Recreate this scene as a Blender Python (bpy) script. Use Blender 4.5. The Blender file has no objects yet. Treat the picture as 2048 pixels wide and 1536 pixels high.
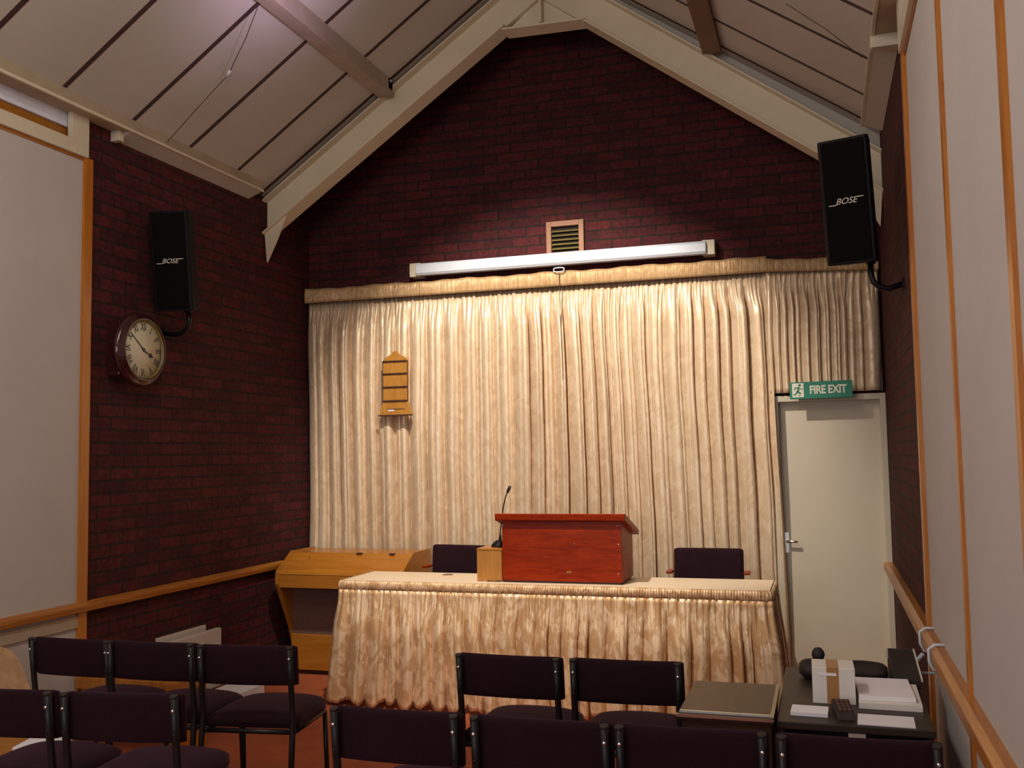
import bpy, bmesh, math, random
from mathutils import Vector, Matrix
C = bpy.context.scene.collection
R = math.radians

# ------------------------------------------------------------------ camera
cam_d = bpy.data.cameras.new('camera'); cam = bpy.data.objects.new('camera', cam_d); C.objects.link(cam)
cam_d.sensor_width = 36.0; cam_d.lens = 1960.7 / 2048 * 36
cam_d.clip_start = 0.05; cam_d.clip_end = 60
yaw, pitch, roll = -0.305480845, 0.0710063277, -0.0164908741
fwd = Vector((math.sin(yaw)*math.cos(pitch), math.cos(yaw)*math.cos(pitch), math.sin(pitch)))
rt = Vector((math.cos(yaw), -math.sin(yaw), 0)); upv = rt.cross(fwd)
r2 = math.cos(roll)*rt + math.sin(roll)*upv; u2 = -math.sin(roll)*rt + math.cos(roll)*upv
mw = Matrix((r2, u2, -fwd)).transposed().to_4x4(); mw.translation = Vector((0, 0, 1.62))
cam.matrix_world = mw
bpy.context.scene.camera = cam

# ------------------------------------------------------------------ light and exposure
sc = bpy.context.scene
sc.view_settings.view_transform = 'Standard'; sc.view_settings.look = 'None'
sc.view_settings.gamma = 1.0; sc.view_settings.use_curve_mapping = False
sc.view_settings.exposure = 0.0
w = bpy.data.worlds.new('world'); sc.world = w; w.use_nodes = True
w.node_tree.nodes['Background'].inputs[0].default_value = (0.55, 0.62, 0.75, 1)
w.node_tree.nodes['Background'].inputs[1].default_value = 0.3

def lamp(name, kind, loc, aim, energy, color, **kw):
    d = bpy.data.lights.new(name, kind); d.energy = energy; d.color = color
    for k, v in kw.items(): setattr(d, k, v)
    o = bpy.data.objects.new(name, d); C.objects.link(o); o.location = loc
    o.rotation_euler = (Vector(aim) - Vector(loc)).to_track_quat('-Z', 'Y').to_euler()
    return o
# spotlight near the ridge aimed at the curtain
lamp('curtain_spotlight', 'SPOT', (-1.85, 4.6, 4.2), (-1.90, 7.2, 1.42), 560, (1.0, 0.90, 0.77), spot_size=R(72), spot_blend=0.55, shadow_soft_size=0.05)
# daylight through the windows of the rear wall
lamp('rear_window_light', 'AREA', (-2.6, -2.85, 2.0), (-2.0, 5, 1.8), 40, (0.94, 0.95, 1.0), shape='RECTANGLE', size=2.2, size_y=1.6)
lamp('rear_window_light', 'AREA', (-0.6, -2.85, 2.0), (-1.2, 5, 1.8), 30, (0.96, 0.94, 0.96), shape='RECTANGLE', size=1.2, size_y=1.6)
# fluorescent battens under the ridge
for yy in (0.2, 2.9):
    lamp('ceiling_tube_light', 'AREA', (-1.8, yy, 4.3), (-1.8, yy, 0), 20, (1.0, 0.91, 0.82), shape='RECTANGLE', size=0.3, size_y=1.5)
# unseen point lights added under the ridge to brighten frame, ceiling and panels
lamp('hall_fill_light', 'POINT', (-1.8, 2.7, 3.85), (-1.8, 2.7, 0), 38, (1.0, 0.92, 0.78), shadow_soft_size=0.25)
lamp('hall_fill_light', 'POINT', (-1.8, 0.3, 3.75), (-1.8, 0.3, 0), 24, (1.0, 0.93, 0.84), shadow_soft_size=0.25)
# halogen up-lighter on the left slope
lamp('halogen_uplight', 'SPOT', (-2.45, 4.75, 3.95), (-2.9, 4.85, 4.4), 13, (0.85, 0.66, 1.0), spot_size=R(120), spot_blend=1.0, shadow_soft_size=0.08)

# ------------------------------------------------------------------ materials
def new_mat(name):
    m = bpy.data.materials.new(name); m.use_nodes = True
    nt = m.node_tree; b = nt.nodes['Principled BSDF']
    return m, nt, b
def N(nt, t, **kw):
    n = nt.nodes.new(t)
    for k, v in kw.items(): setattr(n, k, v)
    return n
def mixc(nt, a, b, fac=None, bt='MIX'):
    n = N(nt, 'ShaderNodeMix', data_type='RGBA', blend_type=bt)
    for s, v in ((6, a), (7, b)):
        if isinstance(v, tuple): n.inputs[s].default_value = (*v, 1) if len(v) == 3 else v
        else: nt.links.new(v, n.inputs[s])
    if fac is not None:
        if isinstance(fac, (int, float)): n.inputs[0].default_value = fac
        else: nt.links.new(fac, n.inputs[0])
    return n.outputs[2]
def math_(nt, op, a, b=None):
    n = N(nt, 'ShaderNodeMath', operation=op)
    for i, v in enumerate((a, b)):
        if v is None: continue
        if isinstance(v, (int, float)): n.inputs[i].default_value = v
        else: nt.links.new(v, n.inputs[i])
    return n.outputs[0]
def ramp(nt, src, stops):
    n = N(nt, 'ShaderNodeValToRGB'); cr = n.color_ramp
    while len(cr.elements) < len(stops): cr.elements.new(0.5)
    for e, (p, c) in zip(cr.elements, stops):
        e.position = p; e.color = (*c, 1) if len(c) == 3 else c
    nt.links.new(src, n.inputs[0]); return n.outputs[0]
def noise(nt, vec, scale, detail=3, rough=0.5, dist=0.0):
    n = N(nt, 'ShaderNodeTexNoise'); n.inputs['Scale'].default_value = scale
    n.inputs['Detail'].default_value = detail; n.inputs['Roughness'].default_value = rough; n.inputs['Distortion'].default_value = dist
    if vec is not None: nt.links.new(vec, n.inputs['Vector'])
    return n.outputs['Fac']
def mapping(nt, vec, scale=(1,1,1), rot=(0,0,0), loc=(0,0,0)):
    n = N(nt, 'ShaderNodeMapping'); n.inputs['Scale'].default_value = scale
    n.inputs['Rotation'].default_value = rot; n.inputs['Location'].default_value = loc
    nt.links.new(vec, n.inputs['Vector']); return n.outputs[0]
def bump(nt, b, h, strength=0.3, dist=0.01):
    n = N(nt, 'ShaderNodeBump'); n.inputs['Strength'].default_value = strength; n.inputs['Distance'].default_value = dist
    nt.links.new(h, n.inputs['Height']); nt.links.new(n.outputs[0], b.inputs['Normal'])

def plain(name, col, rough=0.6, metal=0.0, var=0.10, scale=6.0, spec=0.5, bmp=0.0, coat=0.0):
    m, nt, b = new_mat(name)
    tc = N(nt, 'ShaderNodeTexCoord')
    f = noise(nt, tc.outputs['Object'], scale, 4, 0.6)
    dark = tuple(c*(1-var) for c in col); light = tuple(min(1, c*(1+var)) for c in col)
    c = ramp(nt, f, [(0.3, dark), (0.7, light)])
    nt.links.new(c, b.inputs['Base Color'])
    b.inputs['Roughness'].default_value = rough; b.inputs['Metallic'].default_value = metal
    b.inputs['Specular IOR Level'].default_value = spec
    if coat: b.inputs['Coat Weight'].default_value = coat; b.inputs['Coat Roughness'].default_value = 0.12
    if bmp: bump(nt, b, noise(nt, tc.outputs['Object'], 180, 3), bmp, 0.003)
    return m

def brick(name, axis):
    m, nt, b = new_mat(name)
    tc = N(nt, 'ShaderNodeTexCoord'); sx = N(nt, 'ShaderNodeSeparateXYZ'); nt.links.new(tc.outputs['Object'], sx.inputs[0])
    cb = N(nt, 'ShaderNodeCombineXYZ')
    nt.links.new(sx.outputs['X' if axis == 'x' else 'Y'], cb.inputs[0]); nt.links.new(sx.outputs['Z'], cb.inputs[1])
    bt = N(nt, 'ShaderNodeTexBrick'); nt.links.new(cb.outputs[0], bt.inputs['Vector'])
    bt.inputs['Scale'].default_value = 1; bt.inputs['Brick Width'].default_value = 0.225; bt.inputs['Row Height'].default_value = 0.075
    bt.inputs['Mortar Size'].default_value = 0.0062; bt.inputs['Mortar Smooth'].default_value = 0.25; bt.inputs['Bias'].default_value = -0.1
    bt.offset = 0.5
    bt.inputs['Color1'].default_value = (0.098, 0.018, 0.019, 1); bt.inputs['Color2'].default_value = (0.052, 0.012, 0.015, 1)
    bt.inputs['Mortar'].default_value = (0.026, 0.022, 0.016, 1)
    f = noise(nt, tc.outputs['Object'], 30, 5, 0.7)
    c = mixc(nt, bt.outputs['Color'], ramp(nt, f, [(0.3, (0.5,0.45,0.45)), (0.75, (1.35,1.3,1.3))]), 1.0, 'MULTIPLY')
    # wandering purple and orange tints from brick to brick
    f2 = noise(nt, mapping(nt, cb.outputs[0], (2.2, 6.6, 1)), 2.0, 2, 0.5)
    c2 = mixc(nt, c, ramp(nt, f2, [(0.35, (0.85,0.75,1.05)), (0.65, (1.12,1.05,0.85))]), 0.8, 'MULTIPLY')
    nt.links.new(c2, b.inputs['Base Color'])
    b.inputs['Roughness'].default_value = 0.82; b.inputs['Specular IOR Level'].default_value = 0.25
    h = math_(nt, 'SUBTRACT', math_(nt, 'MULTIPLY', f, 0.25), bt.outputs['Fac'])
    bump(nt, b, h, 1.0, 0.012)
    return m

def wood(name, c1, c2, grain=(1, 1, 14), rough=0.35, coat=0.3, scale=3.0, spec=0.5):
    m, nt, b = new_mat(name)
    tc = N(nt, 'ShaderNodeTexCoord')
    v = mapping(nt, tc.outputs['Object'], grain)
    f = noise(nt, v, scale, 6, 0.6, 0.8)
    g = noise(nt, v, scale*5, 3, 0.5, 0.2)
    c = ramp(nt, math_(nt, 'ADD', math_(nt, 'MULTIPLY', f, 0.75), math_(nt, 'MULTIPLY', g, 0.25)), [(0.32, c2), (0.66, c1)])
    nt.links.new(c, b.inputs['Base Color'])
    b.inputs['Roughness'].default_value = rough; b.inputs['Specular IOR Level'].default_value = spec
    b.inputs['Coat Weight'].default_value = coat; b.inputs['Coat Roughness'].default_value = 0.15
    return m

def damask(name, light, dark, contrast=1.0, seed=0.0):
    m, nt, b = new_mat(name)
    tc = N(nt, 'ShaderNodeTexCoord')
    uv = mapping(nt, tc.outputs['UV'], (1, 1, 1), (0, 0, 0), (seed, seed*0.7, 0))
    n1 = noise(nt, mapping(nt, uv, (1.15, 0.75, 1)), 7.0, 3, 0.55, 1.6)
    n2 = noise(nt, mapping(nt, uv, (1.3, 0.8, 1)), 24, 3, 0.6, 0.6)
    sm = math_(nt, 'ADD', math_(nt, 'MULTIPLY', n1, 0.7), math_(nt, 'MULTIPLY', n2, 0.3))
    mask = ramp(nt, sm, [(0.455, (0,0,0)), (0.545, (1,1,1))])
    k = N(nt, 'ShaderNodeMath', operation='MULTIPLY'); nt.links.new(mask, k.inputs[0]); k.inputs[1].default_value = contrast
    nt.links.new(mixc(nt, light, dark, k.outputs[0]), b.inputs['Base Color'])
    nt.links.new(ramp(nt, mask, [(0, (0.40,)*3), (1, (0.52,)*3)]), b.inputs['Roughness'])
    b.inputs['Sheen Weight'].default_value = 0.12; b.inputs['Specular IOR Level'].default_value = 0.6; b.inputs['Metallic'].default_value = 0.30
    bump(nt, b, noise(nt, mapping(nt, tc.outputs['UV'], (600, 250, 1)), 1, 2), 0.12, 0.001)
    return m

def fabric(name, col, rough=0.9, var=0.3):
    m, nt, b = new_mat(name)
    tc = N(nt, 'ShaderNodeTexCoord')
    f = noise(nt, tc.outputs['Object'], 160, 3, 0.7); f2 = noise(nt, tc.outputs['Object'], 7, 2)
    mul = math_(nt, 'ADD', math_(nt, 'MULTIPLY', f, 0.7), math_(nt, 'MULTIPLY', f2, 0.3))
    nt.links.new(ramp(nt, mul, [(0.35, tuple(c*(1-var) for c in col)), (0.65, tuple(c*(1+var) for c in col))]), b.inputs['Base Color'])
    b.inputs['Roughness'].default_value = rough; b.inputs['Specular IOR Level'].default_value = 0.2
    b.inputs['Sheen Weight'].default_value = 0.17; b.inputs['Sheen Roughness'].default_value = 0.4
    b.inputs['Sheen Tint'].default_value = (0.6, 0.25, 0.42, 1)
    bump(nt, b, f, 0.4, 0.002)
    return m

M = dict(
    brick_x=brick('red_brick_end', 'x'), brick_y=brick('red_brick_side', 'y'),
    ceiling=plain('ceiling_board', (0.50, 0.46, 0.41), 0.85, var=0.05, scale=1.5),
    groove=plain('dark_joint', (0.045, 0.018, 0.018), 0.7),
    plaster=plain('pale_wall_panel', (0.52, 0.47, 0.45), 0.8, var=0.04, scale=2.0),
    white=plain('cream_gloss_paint', (0.66, 0.58, 0.44), 0.45, var=0.05),
    steel_paint=plain('cream_steel_paint', (0.74, 0.64, 0.47), 0.5, var=0.06, scale=3),
    door=plain('door_paint', (0.56, 0.49, 0.37), 0.45, var=0.04, scale=2),
    ledge=plain('tan_ledge_paint', (0.42, 0.33, 0.22), 0.6),
    lining=plain('daylit_lining', (0.74, 0.75, 0.88), 0.6),  # bluish tone puts the daylight on this lining into its colour
    pine=wood('orange_varnished_pine', (0.58, 0.215, 0.018), (0.38, 0.10, 0.008), (14, 14, 1), 0.35, 0.3),
    pine_y=wood('orange_varnished_rail', (0.52, 0.20, 0.030), (0.31, 0.09, 0.012), (14, 1, 14), 0.4, 0.2),
    oak_x=wood('golden_oak_veneer', (0.44, 0.17, 0.018), (0.32, 0.105, 0.010), (1, 8, 12), 0.35, 0.2),
    oak_z=wood('golden_oak_box', (0.50, 0.23, 0.05), (0.38, 0.15, 0.025), (10, 10, 1), 0.4, 0.1),
    mahogany=wood('polished_mahogany', (0.34, 0.032, 0.002), (0.17, 0.011, 0.001), (1.2, 6, 9), 0.35, 0.0, 3.5, 0.2),
    darkwood=wood('dark_cabinet_wood', (0.070, 0.036, 0.019), (0.038, 0.017, 0.009), (9, 1, 9), 0.4, 0.05, 3.0, 0.35),
    carpet=fabric('rust_carpet', (0.33, 0.080, 0.024), 0.95, 0.2),
    curtain=damask('gold_damask_curtain', (0.79, 0.61, 0.42), (0.62, 0.44, 0.27), 0.65),
    heading=damask('gold_curtain_heading', (0.58, 0.38, 0.19), (0.44, 0.26, 0.11), 0.7, 3.0),
    skirt=damask('gold_damask_skirt', (0.86, 0.62, 0.39), (0.58, 0.33, 0.14), 0.9, 1.7),
    seat=fabric('aubergine_wool', (0.017, 0.0042, 0.0078), 0.95, 0.3),
    blackmetal=plain('black_tube', (0.008, 0.007, 0.008), 0.4, 0.0, 0.1, spec=0.35),
    blackplastic=plain('black_plastic', (0.006, 0.005, 0.005), 0.6, 0.0, 0.1, spec=0.2),
    chrome=plain('bright_metal', (0.75, 0.75, 0.72), 0.25, 1.0, 0.05),
    tabletop=plain('cream_laminate', (0.80, 0.64, 0.46), 0.4, var=0.02),
    whitebox=plain('white_card', (0.80, 0.74, 0.68), 0.6, var=0.02),
    paper=plain('white_paper', (0.86, 0.82, 0.86), 0.7, var=0.02),
    tape=plain('brown_tape', (0.42, 0.20, 0.065), 0.35, var=0.05),
    screenwhite=plain('white_enamel', (0.62, 0.66, 0.73), 0.35, var=0.02),
    green=plain('sign_green', (0.010, 0.20, 0.12), 0.4, var=0.05),
    signwhite=plain('sign_white', (0.80, 0.76, 0.62), 0.5, var=0.02),
    silverink=plain('logo_silver', (0.75, 0.68, 0.55), 0.4, var=0.02),
    clockwood=wood('dark_red_clock_wood', (0.055, 0.012, 0.012), (0.030, 0.007, 0.008), (6, 1, 6), 0.15, 0.5),
    clockface=plain('cream_clock_dial', (0.66, 0.60, 0.42), 0.5, var=0.03),
    clockink=plain('clock_ink', (0.05, 0.04, 0.05), 0.6),
    boardwood=wood('honey_ply', (0.52, 0.24, 0.035), (0.36, 0.14, 0.016), (10, 10, 2), 0.5, 0.1),
    darkedge=plain('dark_brown_edge', (0.06, 0.02, 0.012), 0.6),
    terracotta=plain('terracotta_frame', (0.30, 0.14, 0.075), 0.6),
    slat=plain('brass_slat', (0.20, 0.15, 0.04), 0.5),
    void=plain('dark_opening', (0.008, 0.005, 0.005), 0.9),
    grille=plain('organ_cloth', (0.14, 0.066, 0.045), 0.9, var=0.12, scale=40),
    radiator=plain('heater_enamel', (0.62, 0.56, 0.50), 0.4, var=0.03),
    string=plain('brown_string', (0.20, 0.12, 0.08), 0.8),
    purlin=plain('purlin_paint', (0.40, 0.32, 0.26), 0.6),
    tan=plain('mottled_tan_laminate', (0.50, 0.30, 0.16), 0.5, var=0.28, scale=9),
    bag=plain('black_nylon', (0.020, 0.014, 0.011), 0.7, var=0.3),
)

# ------------------------------------------------------------------ mesh helpers
class MB:
    def __init__(s): s.v = []; s.f = []; s.mi = []; s.uv = None; s.smooth = []
    def add(s, vs, fs, mi=0, sm=False):
        o = len(s.v); s.v += [tuple(v) for v in vs]
        for f in fs: s.f.append([i+o for i in f]); s.mi.append(mi); s.smooth.append(sm)
        return s
    def box(s, x0, x1, y0, y1, z0, z1, mi=0, mat=None):
        vs = [Vector((x, y, z)) for x in (x0, x1) for y in (y0, y1) for z in (z0, z1)]
        if mat is not None: vs = [mat @ v for v in vs]
        return s.add(vs, [(0,1,3,2),(4,6,7,5),(0,4,5,1),(2,3,7,6),(0,2,6,4),(1,5,7,3)], mi)
    def prism(s, poly, axis, a, b, mi=0, sm=False):
        n = len(poly)
        def P(p, t): return {'x': (t, p[0], p[1]), 'y': (p[0], t, p[1]), 'z': (p[0], p[1], t)}[axis]
        vs = [P(p, a) for p in poly] + [P(p, b) for p in poly]
        s.add(vs, [tuple(range(n)), tuple(range(2*n-1, n-1, -1))], mi)
        o = len(s.v) - 2*n
        for i in range(n):
            j = (i+1) % n; s.f.append([o+i, o+i+n, o+j+n, o+j]); s.mi.append(mi); s.smooth.append(sm)
        return s
    def tube(s, pts, r, n=10, mi=0, cap=True, flat=None):
        pts = [Vector(p) for p in pts]; o = len(s.v); m = len(pts)
        rs = r if isinstance(r, (list, tuple)) else [r]*m
        prev = None
        for i, p in enumerate(pts):
            t = (pts[min(i+1, m-1)] - pts[max(i-1, 0)]).normalized()
            if prev is None:
                a = t.cross(Vector((0, 1, 0)));  a = a if a.length > 0.1 else t.cross(Vector((1, 0, 0)))
                a.normalize()
            else: a = (prev - t*prev.dot(t)).normalized()
            prev = a; b = t.cross(a)
            for k in range(n):
                an = 2*math.pi*k/n; s.v.append(tuple(p + (a*math.cos(an) + b*math.sin(an))*rs[i]))
        for i in range(m-1):
            for k in range(n):
                k2 = (k+1) % n; s.f.append([o+i*n+k, o+i*n+k2, o+(i+1)*n+k2, o+(i+1)*n+k]); s.mi.append(mi); s.smooth.append(True)
        if cap:
            s.f.append([o+k for k in range(n-1, -1, -1)]); s.mi.append(mi); s.smooth.append(False)
            s.f.append([o+(m-1)*n+k for k in range(n)]); s.mi.append(mi); s.smooth.append(False)
        return s
    def lathe(s, prof, cx, cy, cz, axis='z', n=32, mi=0, sm=True):
        o = len(s.v); m = len(prof)
        for (r, h) in prof:
            for k in range(n):
                a = 2*math.pi*k/n; c, d = r*math.cos(a), r*math.sin(a)
                p = {'z': (c, d, h), 'x': (h, c, d), 'y': (c, h, d)}[axis]
                s.v.append((p[0]+cx, p[1]+cy, p[2]+cz))
        for i in range(m-1):
            for k in range(n):
                k2 = (k+1) % n; s.f.append([o+i*n+k, o+i*n+k2, o+(i+1)*n+k2, o+(i+1)*n+k]); s.mi.append(mi); s.smooth.append(sm)
        return s
    def grid(s, fn, nu, nv, mi=0, wrap=False):
        o = len(s.v)
        for i in range(nu+1):
            for j in range(nv+1): s.v.append(tuple(fn(i/nu, j/nv)))
        for i in range(nu):
            for j in range(nv):
                a = o+i*(nv+1)+j; s.f.append([a, a+nv+1, a+nv+2, a+1]); s.mi.append(mi); s.smooth.append(True)
        return s
    def build(s, name, mat, parent=None, bev=0.0, uvfn=None, seg=2, loc=None, thick=0.0, weld=False):
        me = bpy.data.meshes.new(name); me.from_pydata(s.v, [], s.f)
        mats = mat if isinstance(mat, (list, tuple)) else [mat]
        for m in mats: me.materials.append(m)
        me.polygons.foreach_set('material_index', s.mi)
        me.polygons.foreach_set('use_smooth', s.smooth)
        bm = bmesh.new(); bm.from_mesh(me)
        if weld: bmesh.ops.remove_doubles(bm, verts=bm.verts, dist=1e-5)
        if thick == 0.0: bmesh.ops.recalc_face_normals(bm, faces=bm.faces)
        if uvfn:
            uvl = bm.loops.layers.uv.new('UVMap')
            for f in bm.faces:
                for l in f.loops: l[uvl].uv = uvfn(l.vert.co, l.vert.index)
        bm.to_mesh(me); bm.free(); me.update()
        o = bpy.data.objects.new(name, me); C.objects.link(o)
        if parent is not None: o.parent = parent
        if loc is not None: o.location = loc
        if bev > 0:
            md = o.modifiers.new('bevel', 'BEVEL'); md.width = bev; md.segments = seg; md.limit_method = 'ANGLE'; md.angle_limit = R(40)
        if thick:
            md = o.modifiers.new('solid', 'SOLIDIFY'); md.thickness = thick; md.offset = 0
        return o
def bx(x0, x1, y0, y1, z0, z1): return MB().box(x0, x1, y0, y1, z0, z1)
def tag(o, label, cat, group=None):
    o['label'] = label; o['category'] = cat
    if group: o['group'] = group
    return o
def struct(o): o['kind'] = 'structure'; return o
def empty(name, loc, rz=0.0):
    o = bpy.data.objects.new(name, None); C.objects.link(o); o.location = loc; o.rotation_euler = (0, 0, rz); o.empty_display_size = 0.1; return o
def copy_tree(o, parent=None):
    c = o.copy(); C.objects.link(c); c.parent = parent
    for ch in [x for x in bpy.data.objects if x.parent == o]: copy_tree(ch, c)
    return c
def text_mesh(name, body, size, mat, parent, loc, rot, extrude=0.0008, offset=0.0, shear=0.0, sx=1.0, align='CENTER', spacing=1.0):
    cu = bpy.data.curves.new(name, 'FONT'); cu.body = body; cu.size = size; cu.extrude = extrude; cu.offset = offset; cu.shear = shear
    cu.align_x = align; cu.align_y = 'CENTER'; cu.space_character = spacing
    t = bpy.data.objects.new(name, cu); C.objects.link(t)
    dg = bpy.context.evaluated_depsgraph_get(); me = bpy.data.meshes.new_from_object(t.evaluated_get(dg))
    bpy.data.objects.remove(t); bpy.data.curves.remove(cu)
    me.materials.clear(); me.materials.append(mat)
    o = bpy.data.objects.new(name, me); C.objects.link(o); o.parent = parent; o.location = loc; o.rotation_euler = rot; o.scale = (sx, 1, 1)
    return o

XL, XR, YD, Y0 = -4.026, 0.42, 7.2, -3.0        # inner faces of the room
YP = 4.60                                        # where brick gives way to the plain panels
XM = -1.80

# ------------------------------------------------------------------ shell
struct(bx(XL-0.3, XR+0.3, Y0-0.2, YD+0.3, -0.1, 0).build('floor', M['carpet']))
zc = lambda x: (3.69 + 0.690*(x+3.926)) if x <= XM else (3.70 + 0.694*(0.30-x))
RID = 5.157
# end wall gable
struct(MB().prism([(XL-0.1, 0), (XR+0.1, 0), (XR+0.1, zc(XR)+0.4), (XM, RID+0.4), (XL-0.1, zc(XL)+0.4)], 'y', YD, YD+0.2).build('wall_back', M['brick_x']))
struct(bx(XL-0.2, XL, YP, YD, 0, 4.0).build('wall_left', M['brick_y']))
struct(bx(XR, XR+0.2, YP, YD, 0, 4.0).build('wall_right', M['brick_y']))
# plain panelled lengths nearer the camera
struct(bx(XL-0.2, XL+0.006, Y0, YP-0.03, 0, 3.362).build('wall_left', M['plaster']))
struct(bx(XR-0.006, XR+0.2, Y0, YP-0.03, 0, 3.35).build('wall_right', M['plaster']))
# rear wall with two windows
rw = MB()
rw.box(XL-0.2, XR+0.2, Y0-0.15, Y0, 0, 1.1); rw.prism([(XL-0.2, 2.9), (XR+0.2, 2.9), (XR+0.2, 3.7), (XM, RID+0.2), (XL-0.2, 3.7)], 'y', Y0-0.15, Y0)
rw.box(XL-0.2, -3.8, Y0-0.15, Y0, 1.1, 2.9); rw.box(-1.4, -1.3, Y0-0.15, Y0, 1.1, 2.9); rw.box(0.1, XR+0.2, Y0-0.15, Y0, 1.1, 2.9)
struct(rw.build('wall_front', M['plaster']))
# ceiling: boards with dark joints running up each slope
cm = MB()
ys = sorted([4.888 - 0.575*k for k in range(13, 0, -1)] + [4.888, 5.45, 6.012, 6.44])
for side in (-1, 1):
    a = (XL-0.1, zc(XL-0.1)) if side < 0 else (XR+0.1, zc(XR+0.1))
    b = (XM, RID); dz = lambda p, d: (p[0], p[1]+d)
    cm.prism([a, b, dz(b, 0.06), dz(a, 0.06)], 'y', Y0, 6.66, 0)
    for y in ys: cm.prism([dz(a, -0.002), dz(b, -0.002), dz(b, 0.001), dz(a, 0.001)], 'y', y-0.016, y+0.016, 1)
    # boarding that closes the gap between the top flange and the ceiling
    of = (lambda x: 4.874 + 0.685*(x+2.161)) if side < 0 else (lambda x: 5.121 - 0.731*(x+1.80))
    cm.prism([(a[0], of(a[0])-0.02), (b[0], of(b[0])-0.02), dz(b, 0.0), dz(a, 0.0)], 'y', 6.58, 6.60, 0)
    # raised bay between the steel frame and the end wall
    cm.prism([dz(a, 0.02), dz(b, 0.02), dz(b, 0.36), dz(a, 0.36)], 'y', 6.64, 6.66, 0)
    cm.prism([dz(a, 0.30), dz(b, 0.30), dz(b, 0.36), dz(a, 0.36)], 'y', 6.66, YD, 0)
struct(cm.build('ceiling', [M['ceiling'], M['groove']]))

# eaves ledge along both side walls
def mirx(poly, side): return poly if side < 0 else [(XL+XR-p[0], p[1]) for p in poly]
for side in (-1, 1):
    e = MB(); e.prism(mirx([(XL-0.1, 3.60), (XL+0.120, 3.60), (XL+0.125, 3.606), (XL+0.118, 3.618), (XL+0.085, 3.72), (XL-0.1, 3.74)], side), 'y', Y0, 6.30)
    struct(e.build('trim_1' if side < 0 else 'trim_2', M['ledge' if side < 0 else 'ledge']))
    f = MB(); f.prism(mirx([(XL-0.0, 3.600), (XL+0.122, 3.600), (XL+0.002, 3.553)], side), 'y', 4.84 if side < 0 else 4.97, 6.29)
    fo = struct(f.build('trim_3' if side < 0 else 'trim_4', M['ceiling']))
    f = MB(); f.prism(mirx([(XL, 3.598), (XL+0.124, 3.598), (XL+0.1245, 3.62), (XL, 3.62)], side), 'y', 6.29, 6.305)
    # pale bead whose colour stands for the highlight along the ledge edge
    bd = MB(); bd.prism(mirx([(XL+0.112, 3.594), (XL+0.128, 3.594), (XL+0.128, 3.610), (XL+0.112, 3.610)], side), 'y', Y0, 6.30)
    struct(bd.build('trim_5' if side < 0 else 'trim_6', M['white']))
    xb = (XL, XL+0.065) if side < 0 else (XR-0.13, XR)
    yb = (4.80, 4.84) if side < 0 else (4.90, 4.97)
    tag(bx(xb[0], xb[1], yb[0], yb[1], 3.538, 3.60).build('timber_block', M['white'], bev=0.003),
        'short cream timber block under the %s eaves ledge above the brick' % ('left' if side < 0 else 'right'), 'block')

# window-head strip above the panels: pelmet, shaded recess, lining with daylight in its colour
for side in (-1, 1):
    s = 1 if side < 0 else -1
    X = XL if side < 0 else XR
    def B(x0, x1, y0, y1, z0, z1, mat, name):
        a, b = X + s*x0, X + s*x1
        return struct(bx(min(a, b), max(a, b), y0, y1, z0, z1).build(name, M[mat]))
    p = MB()
    a, b = sorted((X, X+s*0.035))
    p.box(a, b, Y0, YP-0.02, 3.368, 3.446); p.box(a, b, 4.45, YP-0.02, 3.446, 3.60)
    struct(p.build('trim_7' if side < 0 else 'trim_8', M['white']))
    B(-0.2, -0.03, Y0, YP-0.02, 3.35, 3.52, 'oak_x', 'trim_9' if side < 0 else 'trim_10')
    B(-0.2, -0.012, Y0, YP-0.02, 3.52, 3.62, 'lining', 'wall_left' if side < 0 else 'wall_right')
    B(0.0, 0.014, Y0, YP-0.03, 3.352, 3.368, 'pine_y', 'trim_11' if side < 0 else 'trim_12')
    # vertical strip between panel and brick
    B(0.0, 0.024, YP-0.035, YP+0.03, 0, 3.37, 'pine', 'trim_13' if side < 0 else 'trim_14')
for i, (y, wd) in enumerate(((3.38, 0.045), (2.34, 0.05), (1.2, 0.05), (0.0, 0.05))):
    t = struct(bx(XR-0.018, XR, y-wd/2, y+wd/2, 0, 3.35).build('trim_%d' % (15+i), M['pine']))
    nl = MB()
    for z in (0.9, 1.55, 2.2, 2.9): nl.lathe([(0.0, -0.003), (0.006, -0.003), (0.007, 0.0)], XR-0.006, y+wd/2+0.012, z, 'x', 10)
    nl.build('nail', M['darkedge'], t)
# dado rails
struct(MB().prism([(XL, 0.765), (XL+0.045, 0.775), (XL+0.05, 0.80), (XL+0.05, 0.815), (XL+0.02, 0.828), (XL, 0.828)], 'y', Y0, 6.75).build('trim_20', M['pine_y'], bev=0.002))
struct(MB().prism([(XR, 0.775), (XR-0.035, 0.780), (XR-0.055, 0.795), (XR-0.055, 0.84), (XR-0.035, 0.855), (XR, 0.855)], 'y', Y0, YD).build('trim_21', M['pine_y'], bev=0.004))
struct(bx(XL, XL+0.02, Y0, YP-0.03, 0.69, 0.755).build('trim_22', M['ledge']))
struct(bx(XL, XL+0.016, YP+0.03, YD, 0, 0.10).build('baseboard_left', M['pine_y']))
struct(bx(XR-0.016, XR, YP+0.03, YD, 0, 0.10).build('baseboard_right', M['pine_y']))
struct(bx(XL, -0.34, YD-0.016, YD, 0, 0.10).build('baseboard_back', M['pine']))

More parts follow.
